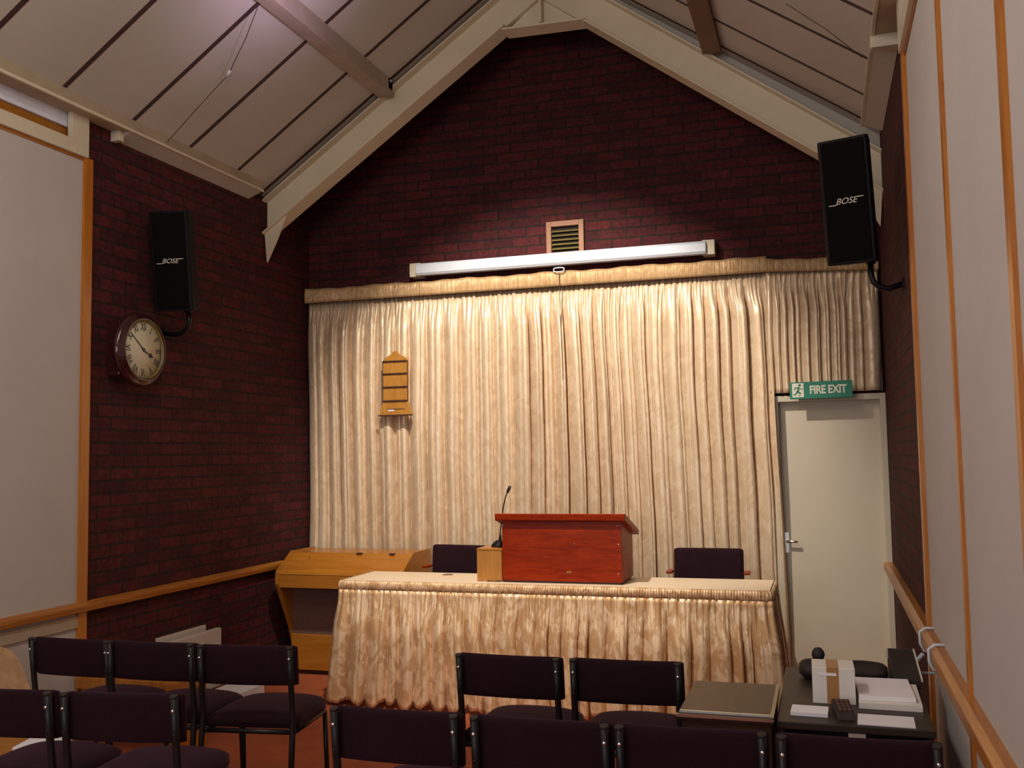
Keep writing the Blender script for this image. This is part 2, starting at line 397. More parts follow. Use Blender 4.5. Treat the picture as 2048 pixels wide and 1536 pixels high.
# purlins
for nm, lab, xa, xb_, mat, ye in (('roof_purlin', 'tan painted timber purlin under the left ceiling slope', -3.035, -2.925, 'purlin', 6.47), ('roof_purlin', 'brown timber purlin under the right ceiling slope', -0.665, -0.545, 'darkpur', 6.44)):
    if mat == 'darkpur': M['darkpur'] = plain('brown_purlin', (0.17, 0.095, 0.045), 0.6)
    o = MB().prism([(xa, zc(xa)+0.002), (xa, min(zc(xa), zc(xb_))-0.045), (xb_, min(zc(xa), zc(xb_))-0.045), (xb_, zc(xb_)+0.002)], 'y', Y0, ye).build(nm, M[mat], bev=0.004)
    tag(o, lab, 'beam')
    if mat == 'purlin':
        MB().box(-2.935, -2.925, 6.40, 6.47, 4.30, 4.40).lathe([(0, -.004), (.012, -.004), (.012, .004), (0, .004)], -2.92, 6.43, 4.36, 'x', 8).build('cleat', M['white'], o)
    else:
        MB().tube([(-0.62, 6.40, 4.40), (-0.60, 6.46, 4.30)], 0.008, 8).build('cleat', M['white'], o)

# ------------------------------------------------------------------ steel portal frame
fr = empty('steel_roof_frame', (XM, 6.56, 0))
tag(fr, 'cream painted steel portal frame spanning the gable in front of the brick end wall', 'roof frame')
oL = lambda x: 4.874 + 0.685*(x+2.161)
oR = lambda x: 5.121 - 0.731*(x+1.80)
VD = 0.268
def rafter(side):
    o = oL if side < 0 else oR
    xe = XL-0.02 if side < 0 else XR+0.02
    xk = -2.063 if side < 0 else -1.485
    up_ = MB().prism([(xe-XM, o(xe)), (0, o(XM)), (0, o(XM)-0.014), (xe-XM, o(xe)-0.014)], 'y', -0.08, 0.08)
    up_.build('top_flange', M['steel_paint'], fr)
    MB().prism([(xe-XM, o(xe)-0.01), (0, o(XM)-0.01), (0, o(XM)-VD+0.01), (xe-XM, o(xe)-VD+0.01)], 'y', -0.006, 0.006).build('rafter_web', M['steel_paint'], fr)
    MB().prism([(xe-XM, o(xe)-VD), (xk-XM, o(xk)-VD), (xk-XM, o(xk)-VD+0.014), (xe-XM, o(xe)-VD+0.014)], 'y', -0.08, 0.08).build('bottom_flange', M['steel_paint'], fr)
    MB().prism([(xk-XM, o(xk)-VD), (0, o(XM)-VD), (0, o(XM)-VD+0.012), (xk-XM, o(xk)-VD+0.012)], 'y', -0.045, 0.045).build('haunch_rib', M['steel_paint'], fr)
    # eaves gusset under the rafter foot
    x1 = XL+0.19 if side < 0 else XR-0.19
    x0 = XL+0.003 if side < 0 else XR-0.003
    MB().prism([(x0-XM, o(x0)-VD), (x1-XM, o(x1)-VD), (x1-XM+(-0.02 if side < 0 else 0.02), o(x1)-VD-0.045), ((x0*0.45+x1*0.55)-XM, o(x0)-VD-0.06), (x0-XM+(0.02 if side < 0 else -0.02), o(x0)-VD-0.22)], 'y', -0.05, -0.035).build('gusset_plate', M['steel_paint'], fr)
rafter(-1); rafter(1)
MB().prism([(-0.263, 4.655), (0.315, 4.642), (0, 4.87)], 'y', -0.006, 0.006).build('ridge_plate', M['steel_paint'], fr)
MB().prism([(-0.275, 4.641), (0.327, 4.628), (0.327, 4.642), (-0.275, 4.655)], 'y', -0.08, 0.08).build('haunch_flange', M['steel_paint'], fr)
bx(0.0, 0.016, -0.078, 0.078, 4.66, 5.09).build('end_plate', M['steel_paint'], fr)

# ------------------------------------------------------------------ fire exit door
dr = empty('door_1', (0.045, YD, 0)); dr['kind'] = 'structure'
bx(-0.34, 0.345, -0.03, 0.0, 0.03, 1.955).build('door_leaf', M['door'], dr, bev=0.002)
hd = MB(); hd.box(-0.375, 0.373, -0.10, 0, 1.950, 1.992); hd.build('door_frame', M['door'], dr, bev=0.003)
MB().box(0.335, 0.373, -0.10, 0, 0, 1.952).build('door_frame', M['door'], dr, bev=0.003)
MB().box(-0.375, -0.335, -0.10, 0, 0, 1.952).build('door_frame', M['door'], dr, bev=0.003)
hn = MB(); hn.tube([(-0.310, -0.03, 0.98), (-0.310, -0.075, 0.98)], 0.009, 10); hn.tube([(-0.312, -0.075, 0.98), (-0.26, -0.078, 0.98), (-0.236, -0.075, 0.978)], 0.009, 10)
hn.box(-0.325, -0.295, -0.036, -0.03, 0.90, 1.04); hn.build('door_handle', M['chrome'], dr)
bx(-0.335, 0.335, -0.11, -0.03, 0.0, 0.022).build('threshold', M['chrome'], dr)

sg = empty('fire_exit_sign', (0.0, YD-0.185, 2.022)); tag(sg, 'green fire exit sign with running figure standing on the door head', 'sign')
sg.rotation_euler = (0, R(-0.6), 0)
bx(-0.205, 0.205, -0.004, 0.004, -0.058, 0.058).build('sign_plate', M['green'], sg, bev=0.001)
sq = bx(-0.188, -0.112, -0.0055, -0.004, -0.046, 0.050).build('pictogram_panel', M['signwhite'], sg)
rm = MB()
def poly(m, pts, y=-0.0065): m.prism(pts, 'y', y, y+0.001)
k = 0.096; ox, oz = -0.150, 0.002
P = lambda l: [(ox+a*k, oz+b*k) for a, b in l]
rm.lathe([(0.0, 0), (0.0085, 0), (0.0085, 0.001)], ox+0.012, -0.0065, oz+0.034, 'y', 16)
poly(rm, P([(0.02,0.24),(0.14,0.20),(0.06,-0.08),(-0.08,-0.06)])); poly(rm, P([(-0.08,-0.05),(0.05,-0.08),(0.22,-0.20),(0.14,-0.28),(-0.04,-0.18)]))
poly(rm, P([(0.14,-0.28),(0.22,-0.20),(0.10,-0.42),(0.02,-0.40)])); poly(rm, P([(-0.08,-0.05),(0.02,-0.10),(-0.16,-0.34),(-0.34,-0.34),(-0.34,-0.27),(-0.20,-0.26)]))
poly(rm, P([(0.10,0.20),(0.13,0.12),(0.28,0.02),(0.36,0.10),(0.33,0.14),(0.27,0.08)])); poly(rm, P([(0.02,0.24),(0.0,0.16),(-0.14,0.14),(-0.22,0.0),(-0.28,0.04),(-0.18,0.22)]))
rm.build('running_figure', M['green'], sq)
text_mesh('lettering', 'FIRE EXIT', 0.078, M['signwhite'], sg, (0.047, -0.0045, -0.001), (R(90), 0, 0), 0.0006, 0.0022, sx=0.80, spacing=0.93)

# ------------------------------------------------------------------ curtains
random.seed(7)
def fold_fn(vals, depth, seed):
    rnd = random.Random(seed); hs = [depth*rnd.uniform(0.5, 1.0) for _ in range(len(vals)-1)]; sk = [rnd.uniform(0.7, 1.4) for _ in hs]
    def f(x):
        if x <= vals[0] or x >= vals[-1]: return 0.0
        for i in range(len(vals)-1):
            if x < vals[i+1]:
                u = (x-vals[i])/(vals[i+1]-vals[i]); return hs[i]*(0.62*(1-abs(2*u-1)**7) + 0.38*math.sin(math.pi*u**sk[i]))
        return 0.0
    return f
def sub_valleys(vals, seed, lo=0.028, hi=0.05):
    rnd = random.Random(seed); out = [vals[0]]; x = vals[0]
    while x < vals[-1]-hi: x += rnd.uniform(lo, hi); out.append(x)
    out.append(vals[-1]); return out
def smooth(t): t = max(0, min(1, t)); return t*t*(3-2*t)

def hanging(name, x0, x1, z0, z1, ybase, valleys, depth, mat, parent, seed, zhead, nx, nz, fl0=0.0, fl1=0.0, wave=0.012, wob=1.0):
    f = fold_fn(valleys, depth, seed); top = fold_fn(sub_valleys([x0, x1], seed+5), 0.028, seed+6)
    fine = fold_fn(sub_valleys([x0, x1], seed+9, 0.05, 0.10), 0.020, seed+8)
    rnd = random.Random(seed); ph = [rnd.uniform(0, 6.3) for _ in range(8)]
    m = MB(); us = {}
    acc = 0.0
    for i in range(nx+1):
        x = x0 + (x1-x0)*i/nx
        for j in range(nz+1):
            t = j/nz; z = zhead + (z0-zhead)*t
            g = smooth((zhead-z)/0.30)
            xs = x + wob*(0.004*math.sin(3.1*z+ph[0]+x*2.3) + 0.002*math.sin(7.3*z+ph[1]+x*5.1))*g
            k = 0.85 + 0.25*math.sin(1.7*z+ph[2]+4*x)
            dep = f(xs)*g*k + top(x)*(1-g) + fine(xs)*(0.3+0.7*g) + wave*math.sin(2.6*x+ph[3])*g
            xe = x
            s = smooth((zhead-z)/(zhead-z0))
            xe += fl0*s*(1-i/nx) + fl1*s*(i/nx)
            edge = min(1.0, (x-x0)/0.05, (x1-x)/0.05)
            xe += (0.22+0.33*smooth((x+3.0)/1.0))*(dep-0.05)*edge*g
            m.v.append((xe, ybase-dep, z)); us[len(m.v)-1] = (x*1.75, z)
    for i in range(nx):
        for j in range(nz):
            a = i*(nz+1)+j; m.f.append([a, a+nz+1, a+nz+2, a+1]); m.mi.append(0); m.smooth.append(True)
    return m.build(name, M[mat], parent, uvfn=lambda co, ix: us[ix], thick=0.0015)
def heading(name, x0, x1, za0, za1, zb0, zb1, ybase, mat, parent, seed, pitch=0.011, slope=None):
    # gathered heading tape: fine vertical ribs; za/zb are bottom/top heights at both ends
    m = MB(); us = {}; n = int((x1-x0)/0.0022); rnd = random.Random(seed)
    amp = [rnd.uniform(0.3, 1.0) for _ in range(n+2)]
    for i in range(n+1):
        t = i/n; x = x0+(x1-x0)*t; zlo = za0+(za1-za0)*t; zhi = zb0+(zb1-zb0)*t + 0.004*math.sin(x*9)+0.003*math.sin(x*31)
        r = 0.010*abs(math.sin(math.pi*x/pitch + 0.8*math.sin(13*x)))**0.5*amp[int(i/5)]
        for j in range(7):
            v = j/6; bul = 0.006*math.sin(math.pi*v)
            m.v.append((x, ybase-0.02-bul-r, zlo+(zhi-zlo)*v)); us[len(m.v)-1] = (x*2.5, v*0.2)
    for i in range(n):
        for j in range(6):
            a = i*7+j; m.f.append([a, a+7, a+8, a+1]); m.mi.append(0); m.smooth.append(True)
    return m.build(name, M[mat], parent, uvfn=lambda co, ix: us[ix], thick=0.002)

# fold positions read as distances along the wall
import_cols = [622,652,676,700,728,752,787,815,850,884,918,952,984,1022,1058,1083,1107,1128,1163,1190,1215,1245,1270,1294,1330,1365,1388,1413,1440,1462,1495,1530,1560]
xa0, xa1 = -4.012, -0.315
vx = []
for c in import_cols:
    # ray through the picture column at eye height met with the curtain line
    d = r2*((c-1024)/1960.7) + fwd
    vx.append(d.x/d.y*7.10)
vx[0] = xa0; vx = [v for v in vx if v < xa1-0.03] + [xa1]
cu = empty('stage_curtain', (0, 0, 0)); tag(cu, 'long pleated gold damask curtain covering the end wall behind the table', 'curtain')
hanging('drape', xa0, xa1, 0.05, 2.99, 7.178, vx, 0.100, 'curtain', cu, 11, 2.885, 900, 34, 0.0, 0.05)
heading('heading_tape', xa0, xa1-0.02, 2.877, 2.875, 2.992, 2.985, 7.125, 'heading', cu, 3)
vc = empty('door_valance', (0, 0, 0)); tag(vc, 'short gathered gold damask curtain hanging over the fire exit door', 'curtain')
vv = [-0.345]; rr = random.Random(4)
while vv[-1] < 0.33: vv.append(vv[-1]+rr.uniform(0.040, 0.075))
vv[-1] = 0.405
hanging('drape', -0.345, 0.405, 2.010, 2.9, 7.135, vv, 0.065, 'curtain', vc, 21, 2.875, 260, 24, 0.0, 0.0, 0.008)
heading('heading_tape', -0.345, 0.405, 2.87, 2.83, 2.965, 2.915, 7.095, 'heading', vc, 5)

# ------------------------------------------------------------------ projector screen, vent, hymn board
ps = empty('projector_screen', (XM-0.08, YD, 3.08)); tag(ps, 'white rolled-up projector screen case above the curtain', 'projector screen')
prof = [(-0.13, -0.048), (-0.145, -0.030), (-0.145, 0.028), (-0.125, 0.048), (-0.08, 0.050), (-0.07, 0.0), (-0.08, -0.048)]
MB().prism(prof, 'x', -1.125, 1.130).build('case', M['screenwhite'], ps, bev=0.003)
for s in (-1, 1):
    x = s*1.145
    bx(x-0.045, x+0.045, -0.115, 0, -0.052, 0.056).build('end_bracket', M['white'], ps, bev=0.003)
ph_ = MB()
ring = []
for k_ in range(25):
    a = 2*math.pi*k_/24; ring.append((0.035+0.040*max(-1, min(1, 1.35*math.cos(a))), -0.13, -0.085+0.016*math.sin(a)))
ph_.tube(ring, 0.0045, 8, cap=False)
ph_.build('pull_handle', M['screenwhite'], ps)
MB().tube([(0.035, -0.13, -0.10), (0.037, -0.128, -0.3), (0.045, -0.128, -0.6), (0.05, -0.128, -0.905), (0.047, -0.128, -0.915)], 0.0022, 6).build('pull_cord', M['darkedge'], ps)

vt = empty('wall_vent', (-1.818, YD, 3.26)); tag(vt, 'small terracotta framed louvred vent in the brickwork above the screen', 'vent')
fm = MB(); fm.box(-0.147, -0.108, -0.035, 0, -0.14, 0.13); fm.box(0.108, 0.147, -0.035, 0, -0.14, 0.13); fm.box(-0.108, 0.108, -0.035, 0, 0.09, 0.13); fm.box(-0.108, 0.108, -0.035, 0, -0.14, -0.11)
fm.build('frame', M['terracotta'], vt, bev=0.002)
bx(-0.108, 0.108, -0.004, -0.002, -0.12, 0.10).build('opening', M['void'], vt)
for i in range(6):
    z = 0.052 - i*0.034
    MB().prism([(-0.004, z+0.010), (-0.004, z+0.012), (-0.026, z-0.001), (-0.028, z-0.005)], 'x', -0.106, 0.106).build('slat', M['slat'], vt)

hb = empty('hymn_board', (-3.17, 7.025, 1.931)); tag(hb, 'small honey wood hymn number board hung on strings before the curtain', 'board')
MB().prism([(-0.137, 0.0), (0.142, 0.0), (0.128, 0.05), (0.106, 0.108), (0.106, 0.43), (0.09, 0.452), (0.03, 0.485), (0.012, 0.507), (-0.012, 0.507), (-0.03, 0.485), (-0.09, 0.452), (-0.106, 0.43), (-0.106, 0.108), (-0.125, 0.05)], 'y', -0.010, 0.010).build('board', M['boardwood'], hb, bev=0.002)
for z in (0.118, 0.226, 0.330, 0.428):
    bx(-0.102, 0.102, -0.022, -0.008, z-0.006, z+0.004).build('rail', M['darkedge'], hb, bev=0.001)
bx(-0.140, 0.145, -0.030, -0.008, -0.002, 0.008).build('ledge', M['darkedge'], hb, bev=0.001)
for s in (-1, 1): bx(s*0.106-0.003, s*0.106+0.003, -0.012, -0.009, 0.11, 0.43).build('edge_strip', M['darkedge'], hb)
bx(-0.070, 0.075, -0.0115, -0.008, 0.048, 0.054).build('slot', M['darkedge'], hb)
bx(-0.065, -0.01, -0.0117, -0.008, 0.037, 0.047).build('paper_slip', M['paper'], hb)
MB().tube([(0.005, 0, 0.50), (0.006, 0, 0.75), (0.018, 0.0, 1.03), (0.02, 0.05, 1.07)], 0.0016, 6).build('string', M['string'], hb)
MB().tube([(-0.03, 0, 0.485), (-0.035, 0, 0.62), (-0.022, 0.0, 0.95), (-0.018, 0.05, 1.07)], 0.0014, 6).build('string', M['string'], hb)

# ------------------------------------------------------------------ wall clock
ck = empty('wall_clock', (XL, 4.955, 2.285)); tag(ck, 'round dark wooden wall clock with cream Roman numeral dial on left brick wall', 'clock')
bx(0.0, 0.09, -0.165, 0.165, -0.165, 0.165).build('case', M['clockwood'], ck, bev=0.004)
MB().lathe([(0.155, 0.085), (0.218, 0.085), (0.226, 0.098), (0.222, 0.118), (0.208, 0.130), (0.200, 0.132), (0.192, 0.148), (0.182, 0.150), (0.176, 0.138), (0.172, 0.128)], 0, 0, 0, 'x', 64).build('bezel', M['clockwood'], ck)
MB().lathe([(0.0, 0.128), (0.175, 0.128), (0.176, 0.120)], 0, 0, 0, 'x', 48).build('dial', M['clockface'], ck)
MB().lathe([(0.169, 0.130), (0.172, 0.136), (0.178, 0.143)], 0, 0, 0, 'x', 64).build('brass_ring', M['slat'], ck)
# dial faces +X: right of the dial (seen from the room) is +Y
nums = ['XII', 'I', 'II', 'III', 'IIII', 'V', 'VI', 'VII', 'VIII', 'IX', 'X', 'XI']
for i, t in enumerate(nums):
    a = math.radians(30*i); r = 0.137
    o = text_mesh('numeral', t, 0.066, M['clockink'], ck, (0.1286, r*math.sin(a), r*math.cos(a)), (0, 0, 0), 0.0004, 0.0010, sx=0.62)
    basis = Matrix(((0, 0, 1), (1, 0, 0), (0, 1, 0)))       # text x -> +Y, y -> +Z, normal -> +X
    o.rotation_euler = (basis @ Matrix.Rotation(-a, 3, 'Z')).to_euler()
    o.scale = (0.62, 1.0, 1)
def hand(ang, L, wd, tail, x, spade):
    m = MB(); a = math.radians(ang)
    def T(u, v): return (u*math.cos(a)+v*math.sin(a), -u*math.sin(a)+v*math.cos(a))
    m.prism([T(-wd*0.5, -tail), T(wd*0.5, -tail), T(wd*0.35, L), T(-wd*0.35, L)], 'x', x, x+0.0015)
    if spade: m.prism([T(0, L*0.55), T(0.017, L*0.70), T(0.010, L*0.80), T(0, L*1.0), T(-0.010, L*0.80), T(-0.017, L*0.70)], 'x', x, x+0.0015)
    m.lathe([(0, x+0.003), (0.010, x+0.003), (0.010, x)], 0, 0, 0, 'x', 16)
    return m
hand(116, 0.10, 0.007, 0.02, 0.130, True).build('hour_hand', M['clockink'], ck)
hand(-52, 0.150, 0.007, 0.03, 0.132, False).build('minute_hand', M['clockink'], ck)

# ------------------------------------------------------------------ loudspeakers
def speaker(loc, yaw_, tilt, lab, wall_pt, local_mid):
    s = empty('loudspeaker', loc); tag(s, lab, 'loudspeaker', None)
    rot = Matrix.Rotation(yaw_, 4, 'Z') @ Matrix.Rotation(tilt, 4, 'X')
    s.rotation_euler = rot.to_euler()
    MB().prism([(-0.115, -0.10), (0.115, -0.10), (0.125, -0.085), (0.085, 0.105), (-0.085, 0.105), (-0.125, -0.085)], 'z', -0.31, 0.31).build('cabinet', M['blackplastic'], s, bev=0.006)
    bx(-0.105, 0.105, -0.106, -0.09, -0.298, 0.298).build('grille', plain('speaker_grille', (0.005, 0.004, 0.004), 0.9, var=0.3, scale=90, spec=0.08), s, bev=0.004)
    text_mesh('logo', 'BOSE', 0.042, M['silverink'], s, (0.0, -0.1075, 0.0), (R(90), 0, 0), 0.0008, 0.0, 0.35, sx=1.05)
    bx(-0.085, -0.048, -0.108, -0.107, -0.0165, -0.0125).build('logo_bar', M['silverink'], s); bx(0.050, 0.085, -0.108, -0.107, 0.0115, 0.0155).build('logo_bar', M['silverink'], s)
    bpy.context.view_layer.update()
    inv = (Matrix.Translation(Vector(loc)) @ rot).inverted()
    pts = [inv @ Vector(p) for p in local_mid]
    MB().tube(pts, 0.015, 12).build('bracket_arm', M['blackmetal'], s)
    e = pts[-1]; w3 = inv.to_3x3()
    pl = MB(); wp = Vector(wall_pt)
    n = 1 if wp.x < -2 else -1
    vs = [inv @ (wp + Vector((n*dx, dy, dz))) for dx in (0.0, 0.012) for dy in (-0.025, 0.02) for dz in (-0.03, 0.03)]
    pl.add(vs, [(0,1,3,2),(4,6,7,5),(0,4,5,1),(2,3,7,6),(0,2,6,4),(1,5,7,3)]); pl.build('wall_plate', M['blackplastic'], s)
    cp = inv @ Vector(local_mid[0])
    MB().tube([inv @ (Vector(local_mid[0]) + Vector((0, 0, 0.06))), cp], 0.026, 12).build('socket', M['blackmetal'], s)
speaker((-3.845, 5.20, 2.865), R(14), R(10), 'black loudspeaker above the wall clock on the left brick wall', (XL, 5.33, 2.43),
        [(-3.80, 5.26, 2.545), (-3.795, 5.265, 2.50), (-3.81, 5.27, 2.455), (-3.86, 5.29, 2.425), (-3.93, 5.31, 2.415), (XL+0.008, 5.33, 2.43)])
speaker((0.185, 5.17, 2.86), R(-17), R(9), 'black loudspeaker on a curved bracket on the right wall near the fire exit', (XR, 5.25, 2.44),
        [(0.265, 5.235, 2.55), (0.262, 5.235, 2.50), (0.275, 5.235, 2.455), (0.30, 5.24, 2.43), (0.35, 5.245, 2.42), (XR-0.008, 5.25, 2.44)])

# ------------------------------------------------------------------ skirted table
tb = empty('speaker_table', (-1.70, 6.25, 0)); tag(tb, 'long cream topped table with gathered gold damask skirt to the floor', 'table')
ex = lambda x: x+1.70
ty = lambda y: y-6.25
MB().prism([(ex(-3.088), ty(5.955)), (ex(-0.325), ty(5.955)), (ex(-0.325), ty(6.45)), (ex(-3.088), ty(6.45))], 'z', 0.773, 0.800).build('table_top', M['tabletop'], tb, bev=0.003)
MB().lathe([(0, 0.8035), (0.034, 0.8035), (0.039, 0.8015), (0.039, 0.795)], ex(-2.482), ty(6.34), 0, 'z', 28).build('cable_grommet', M['string'], tb)
for x in (-3.0, -0.42):
    for y in (6.08, 6.38): MB().tube([(ex(x), ty(y), 0), (ex(x), ty(y), 0.773)], 0.02, 10).build('leg', M['blackmetal'], tb)
# skirt path: back-left -> front-left -> front-right -> back-right
path = [(-3.088, 6.44), (-3.088, 5.952), (-0.325, 5.952), (-0.325, 6.44)]
segs = []; tot = 0
for a, b in zip(path[:-1], path[1:]):
    L = math.dist(a, b); segs.append((a, b, tot, L)); tot += L
def on_path(s):
    for a, b, s0, L in segs:
        if s <= s0+L or (a, b, s0, L) == segs[-1]:
            t = (s-s0)/L; return (a[0]+(b[0]-a[0])*t, a[1]+(b[1]-a[1])*t), ((b[1]-a[1])/L, -(b[0]-a[0])/L)
def normal_at(s):
    # outward normal, rounded near corners
    nx_ = ny_ = 0
    for ds in (-0.05, -0.025, 0, 0.025, 0.05):
        _, n = on_path(max(0, min(tot, s+ds))); nx_ += n[0]; ny_ += n[1]
    l = math.hypot(nx_, ny_); return (nx_/l, ny_/l)
rnd = random.Random(33); sv = [0.0]
while sv[-1] < tot-0.14: sv.append(sv[-1]+rnd.uniform(0.055, 0.15))
sv.append(tot)
ff = fold_fn(sv, 0.092, 41); ft = fold_fn(sub_valleys([0, tot], 42, 0.03, 0.055), 0.022, 43); fm2 = fold_fn(sub_valleys([0, tot], 45, 0.05, 0.10), 0.016, 46)
m = MB(); us = {}; nx, nz = 1000, 26
for i in range(nx+1):
    s = tot*i/nx; p, _ = on_path(s); n = normal_at(s)
    n = (-abs(n[0]) if s < 1.2 else abs(n[0]), -abs(n[1]))
    if n[0] == 0 and n[1] == 0: n = (0, -1)
    for j in range(nz+1):
        t = j/nz; z = 0.742 - t*0.715
        hem = 0.012*math.sin(s*23+1) + 0.010*math.sin(s*57)
        z = z + hem*t
        g = smooth(t*2.4)
        ss = s + 0.012*math.sin(5*z+s*3)*g
        d = 0.004 + ff(ss)*g*(0.55+0.6*t)*(0.4+0.6*abs(n[1])) + ft(s)*(1-g) + fm2(ss)*(0.4+0.6*g)*0.8 + (0.055-0.03*abs(n[1]))*t**0.9
        ln = 0.42*(ff(ss)*(0.55+0.6*t)-0.04)*g*abs(n[1])**4
        m.v.append((ex(p[0]+n[0]*d+ln), ty(p[1]+n[1]*d), z)); us[len(m.v)-1] = (s*1.7, z)
for i in range(nx):
    for j in range(nz):
        a = i*(nz+1)+j; m.f.append([a, a+nz+1, a+nz+2, a+1]); m.mi.append(0); m.smooth.append(True)
m.build('skirt', M['skirt'], tb, uvfn=lambda co, ix: us[ix], thick=0.0015)
m = MB(); us = {}; nx = 2600
for i in range(nx+1):
    s = tot*i/nx; p, _ = on_path(s); n = normal_at(s); n = (-abs(n[0]) if s < 1.2 else abs(n[0]), -abs(n[1]))
    r = 0.009*(1-abs(math.cos(math.pi*s/0.0165+0.6*math.sin(9*s)))**5)
    for j in range(8):
        v = j/7; d = 0.006+0.010*math.sin(math.pi*v)**0.7+r*math.sin(math.pi*v)**0.3
        m.v.append((ex(p[0]+n[0]*d), ty(p[1]+n[1]*d), 0.737+0.064*v)); us[len(m.v)-1] = (s*2.2, v*0.15)
for i in range(nx):
    for j in range(7):
        a = i*8+j; m.f.append([a, a+8, a+9, a+1]); m.mi.append(0); m.smooth.append(True)
m.build('skirt_heading', M['skirt'], tb, uvfn=lambda co, ix: us[ix], thick=0.002)

# ------------------------------------------------------------------ lectern
lc = empty('lectern', (-1.598, 6.243, 0.8015)); lc.scale = (0.943,)*3; tag(lc, 'polished mahogany table-top lectern with sloping top on the skirted table', 'lectern')
bx(-0.415, 0.410, -0.215, -0.195, 0.012, 0.418).build('front_panel', M['mahogany'], lc, bev=0.002)
for s in (-1, 1):
    x = 0.390 if s > 0 else -0.413
    MB().prism([(-0.195, 0.012), (0.175, 0.012), (0.175, 0.300), (-0.195, 0.415)], 'x', x, x+0.020).build('side_panel', M['mahogany'], lc, bev=0.002)
MB().prism([(-0.245, 0.418), (0.24, 0.290), (0.246, 0.322), (-0.240, 0.464), (-0.249, 0.460)], 'x', -0.455, 0.445).build('sloping_top', M['mahogany'], lc, bev=0.003)
bx(-0.405, 0.40, -0.19, 0.17, 0.012, 0.03).build('shelf', M['mahogany'], lc)
bx(-0.400, 0.395, -0.205, 0.17, 0.0, 0.012).build('base', M['darkedge'], lc)  # dark colour stands for the shadow strip under the lectern
bx(-0.44, 0.43, 0.225, 0.245, 0.31, 0.335).build('book_stop', M['mahogany'], lc)
sm_ = MB()
for (x, z) in ((-0.405, 0.385), (0.385, 0.385), (0.092, 0.262), (0.39, 0.262), (0.04, 0.075), (0.385, 0.07)):
    MB().lathe([(0, -0.2175), (0.004, -0.2170), (0.004, -0.215)], x, 0, z, 'y', 10).build('screw', M['chrome'], lc)
MB().prism([(0.040, 0.068), (0.068, 0.070), (0.066, 0.082), (0.050, 0.084)], 'y', -0.2160, -0.2150).build('chip', M['oak_x'], lc)

sb = empty('wooden_box', (-2.079, 6.158, 0.8015)); sb.scale = (0.943,)*3; tag(sb, 'small pale oak box beside the lectern carrying the microphone', 'box')
bx(-0.094, 0.086, -0.11, 0.14, 0.0, 0.208).build('box_body', M['oak_z'], sb, bev=0.002)
bx(-0.096, 0.088, -0.112, 0.142, 0.208, 0.222).build('box_lid', M['oak_x'], sb, bev=0.002)

mc = empty('gooseneck_microphone', (-2.060, 6.186, 1.0115)); mc.scale = (0.943,)*3; tag(mc, 'black gooseneck microphone on a domed base upon the oak box', 'microphone')
MB().lathe([(0.0, 0.046), (0.012, 0.045), (0.028, 0.038), (0.046, 0.020), (0.054, 0.006), (0.054, 0.0)], 0, 0, 0, 'z', 28).build('base', M['blackplastic'], mc)
neck = [(0.010, 0, 0.040), (0.012, 0, 0.09), (0.018, 0, 0.15), (0.026, 0, 0.21), (0.038, 0, 0.28), (0.054, 0, 0.34), (0.068, 0, 0.375)]
MB().tube(neck, 0.0045, 10).build('gooseneck', M['blackmetal'], mc)
MB().tube([(0.010, 0, 0.035), (0.011, 0, 0.06), (0.0125, 0, 0.095)], [0.011, 0.010, 0.007], 12).build('collar', M['blackmetal'], mc)
MB().tube([(0.066, 0, 0.370), (0.074, 0, 0.388), (0.084, 0, 0.408), (0.090, 0, 0.420)], [0.006, 0.011, 0.012, 0.009], 12).build('microphone_head', M['bag'], mc)
MB().tube([(-0.045, -0.12, -0.218), (-0.03, -0.155, -0.2185), (0.02, -0.165, -0.218), (0.085, -0.12, -0.2185), (0.09, -0.02, -0.2185), (0.09, 0.1, -0.21), (0.06, 0.10, -0.05), (0.045, 0.04, 0.005)], 0.0028, 8).build('cable', M['blackplastic'], mc)

# ------------------------------------------------------------------ organ console
og = empty('organ_console', (-3.39, 6.73, 0)); tag(og, 'light oak electronic organ console with closed lid in the left corner', 'organ')
og.scale = (1.02, 1.0, 0.985)
sp = [(0.28, 0.0), (0.05, 0.0), (0.02, 0.03), (-0.08, 0.34), (-0.255, 0.66), (-0.275, 0.70), (-0.270, 0.79), (-0.05, 0.925), (0.28, 0.925)]
for s in (-1, 1):
    x = -0.498 if s < 0 else 0.468
    MB().prism(sp, 'x', x, x+0.03).build('side_panel', M['oak_x'], og, bev=0.002)
MB().prism([(-0.262, 0.770), (-0.250, 0.790), (-0.045, 0.915), (-0.045, 0.895)], 'x', -0.468, 0.468).build('lid', M['oak_x'], og, bev=0.002)
bx(-0.468, 0.468, -0.258, -0.24, 0.672, 0.768).build('fascia', M['oak_x'], og, bev=0.002)
bx(-0.468, 0.468, -0.24, 0.02, 0.665, 0.678).build('key_bed', M['darkedge'], og)
bx(-0.468, 0.468, -0.045, 0.28, 0.895, 0.915).build('top_panel', M['oak_x'], og)
bx(-0.468, 0.468, -0.075, -0.06, 0.30, 0.675).build('cloth_panel', M['grille'], og)
bx(-0.468, 0.468, -0.09, -0.06, 0.035, 0.30).build('lower_panel', M['oak_x'], og, bev=0.002)
bx(-0.468, 0.468, -0.06, 0.26, 0.0, 0.035).build('plinth', M['darkedge'], og)
for x in (0.075, 0.335):
    bx(x-0.02, x+0.02, -0.075, -0.045, 0.912, 0.918).build('lid_hinge', M['darkedge'], og)
MB().lathe([(0, 0.0), (0.005, 0.0), (0.005, -0.004)], -0.31, -0.105, 0.884, 'z', 10).build('screw', M['darkedge'], og)

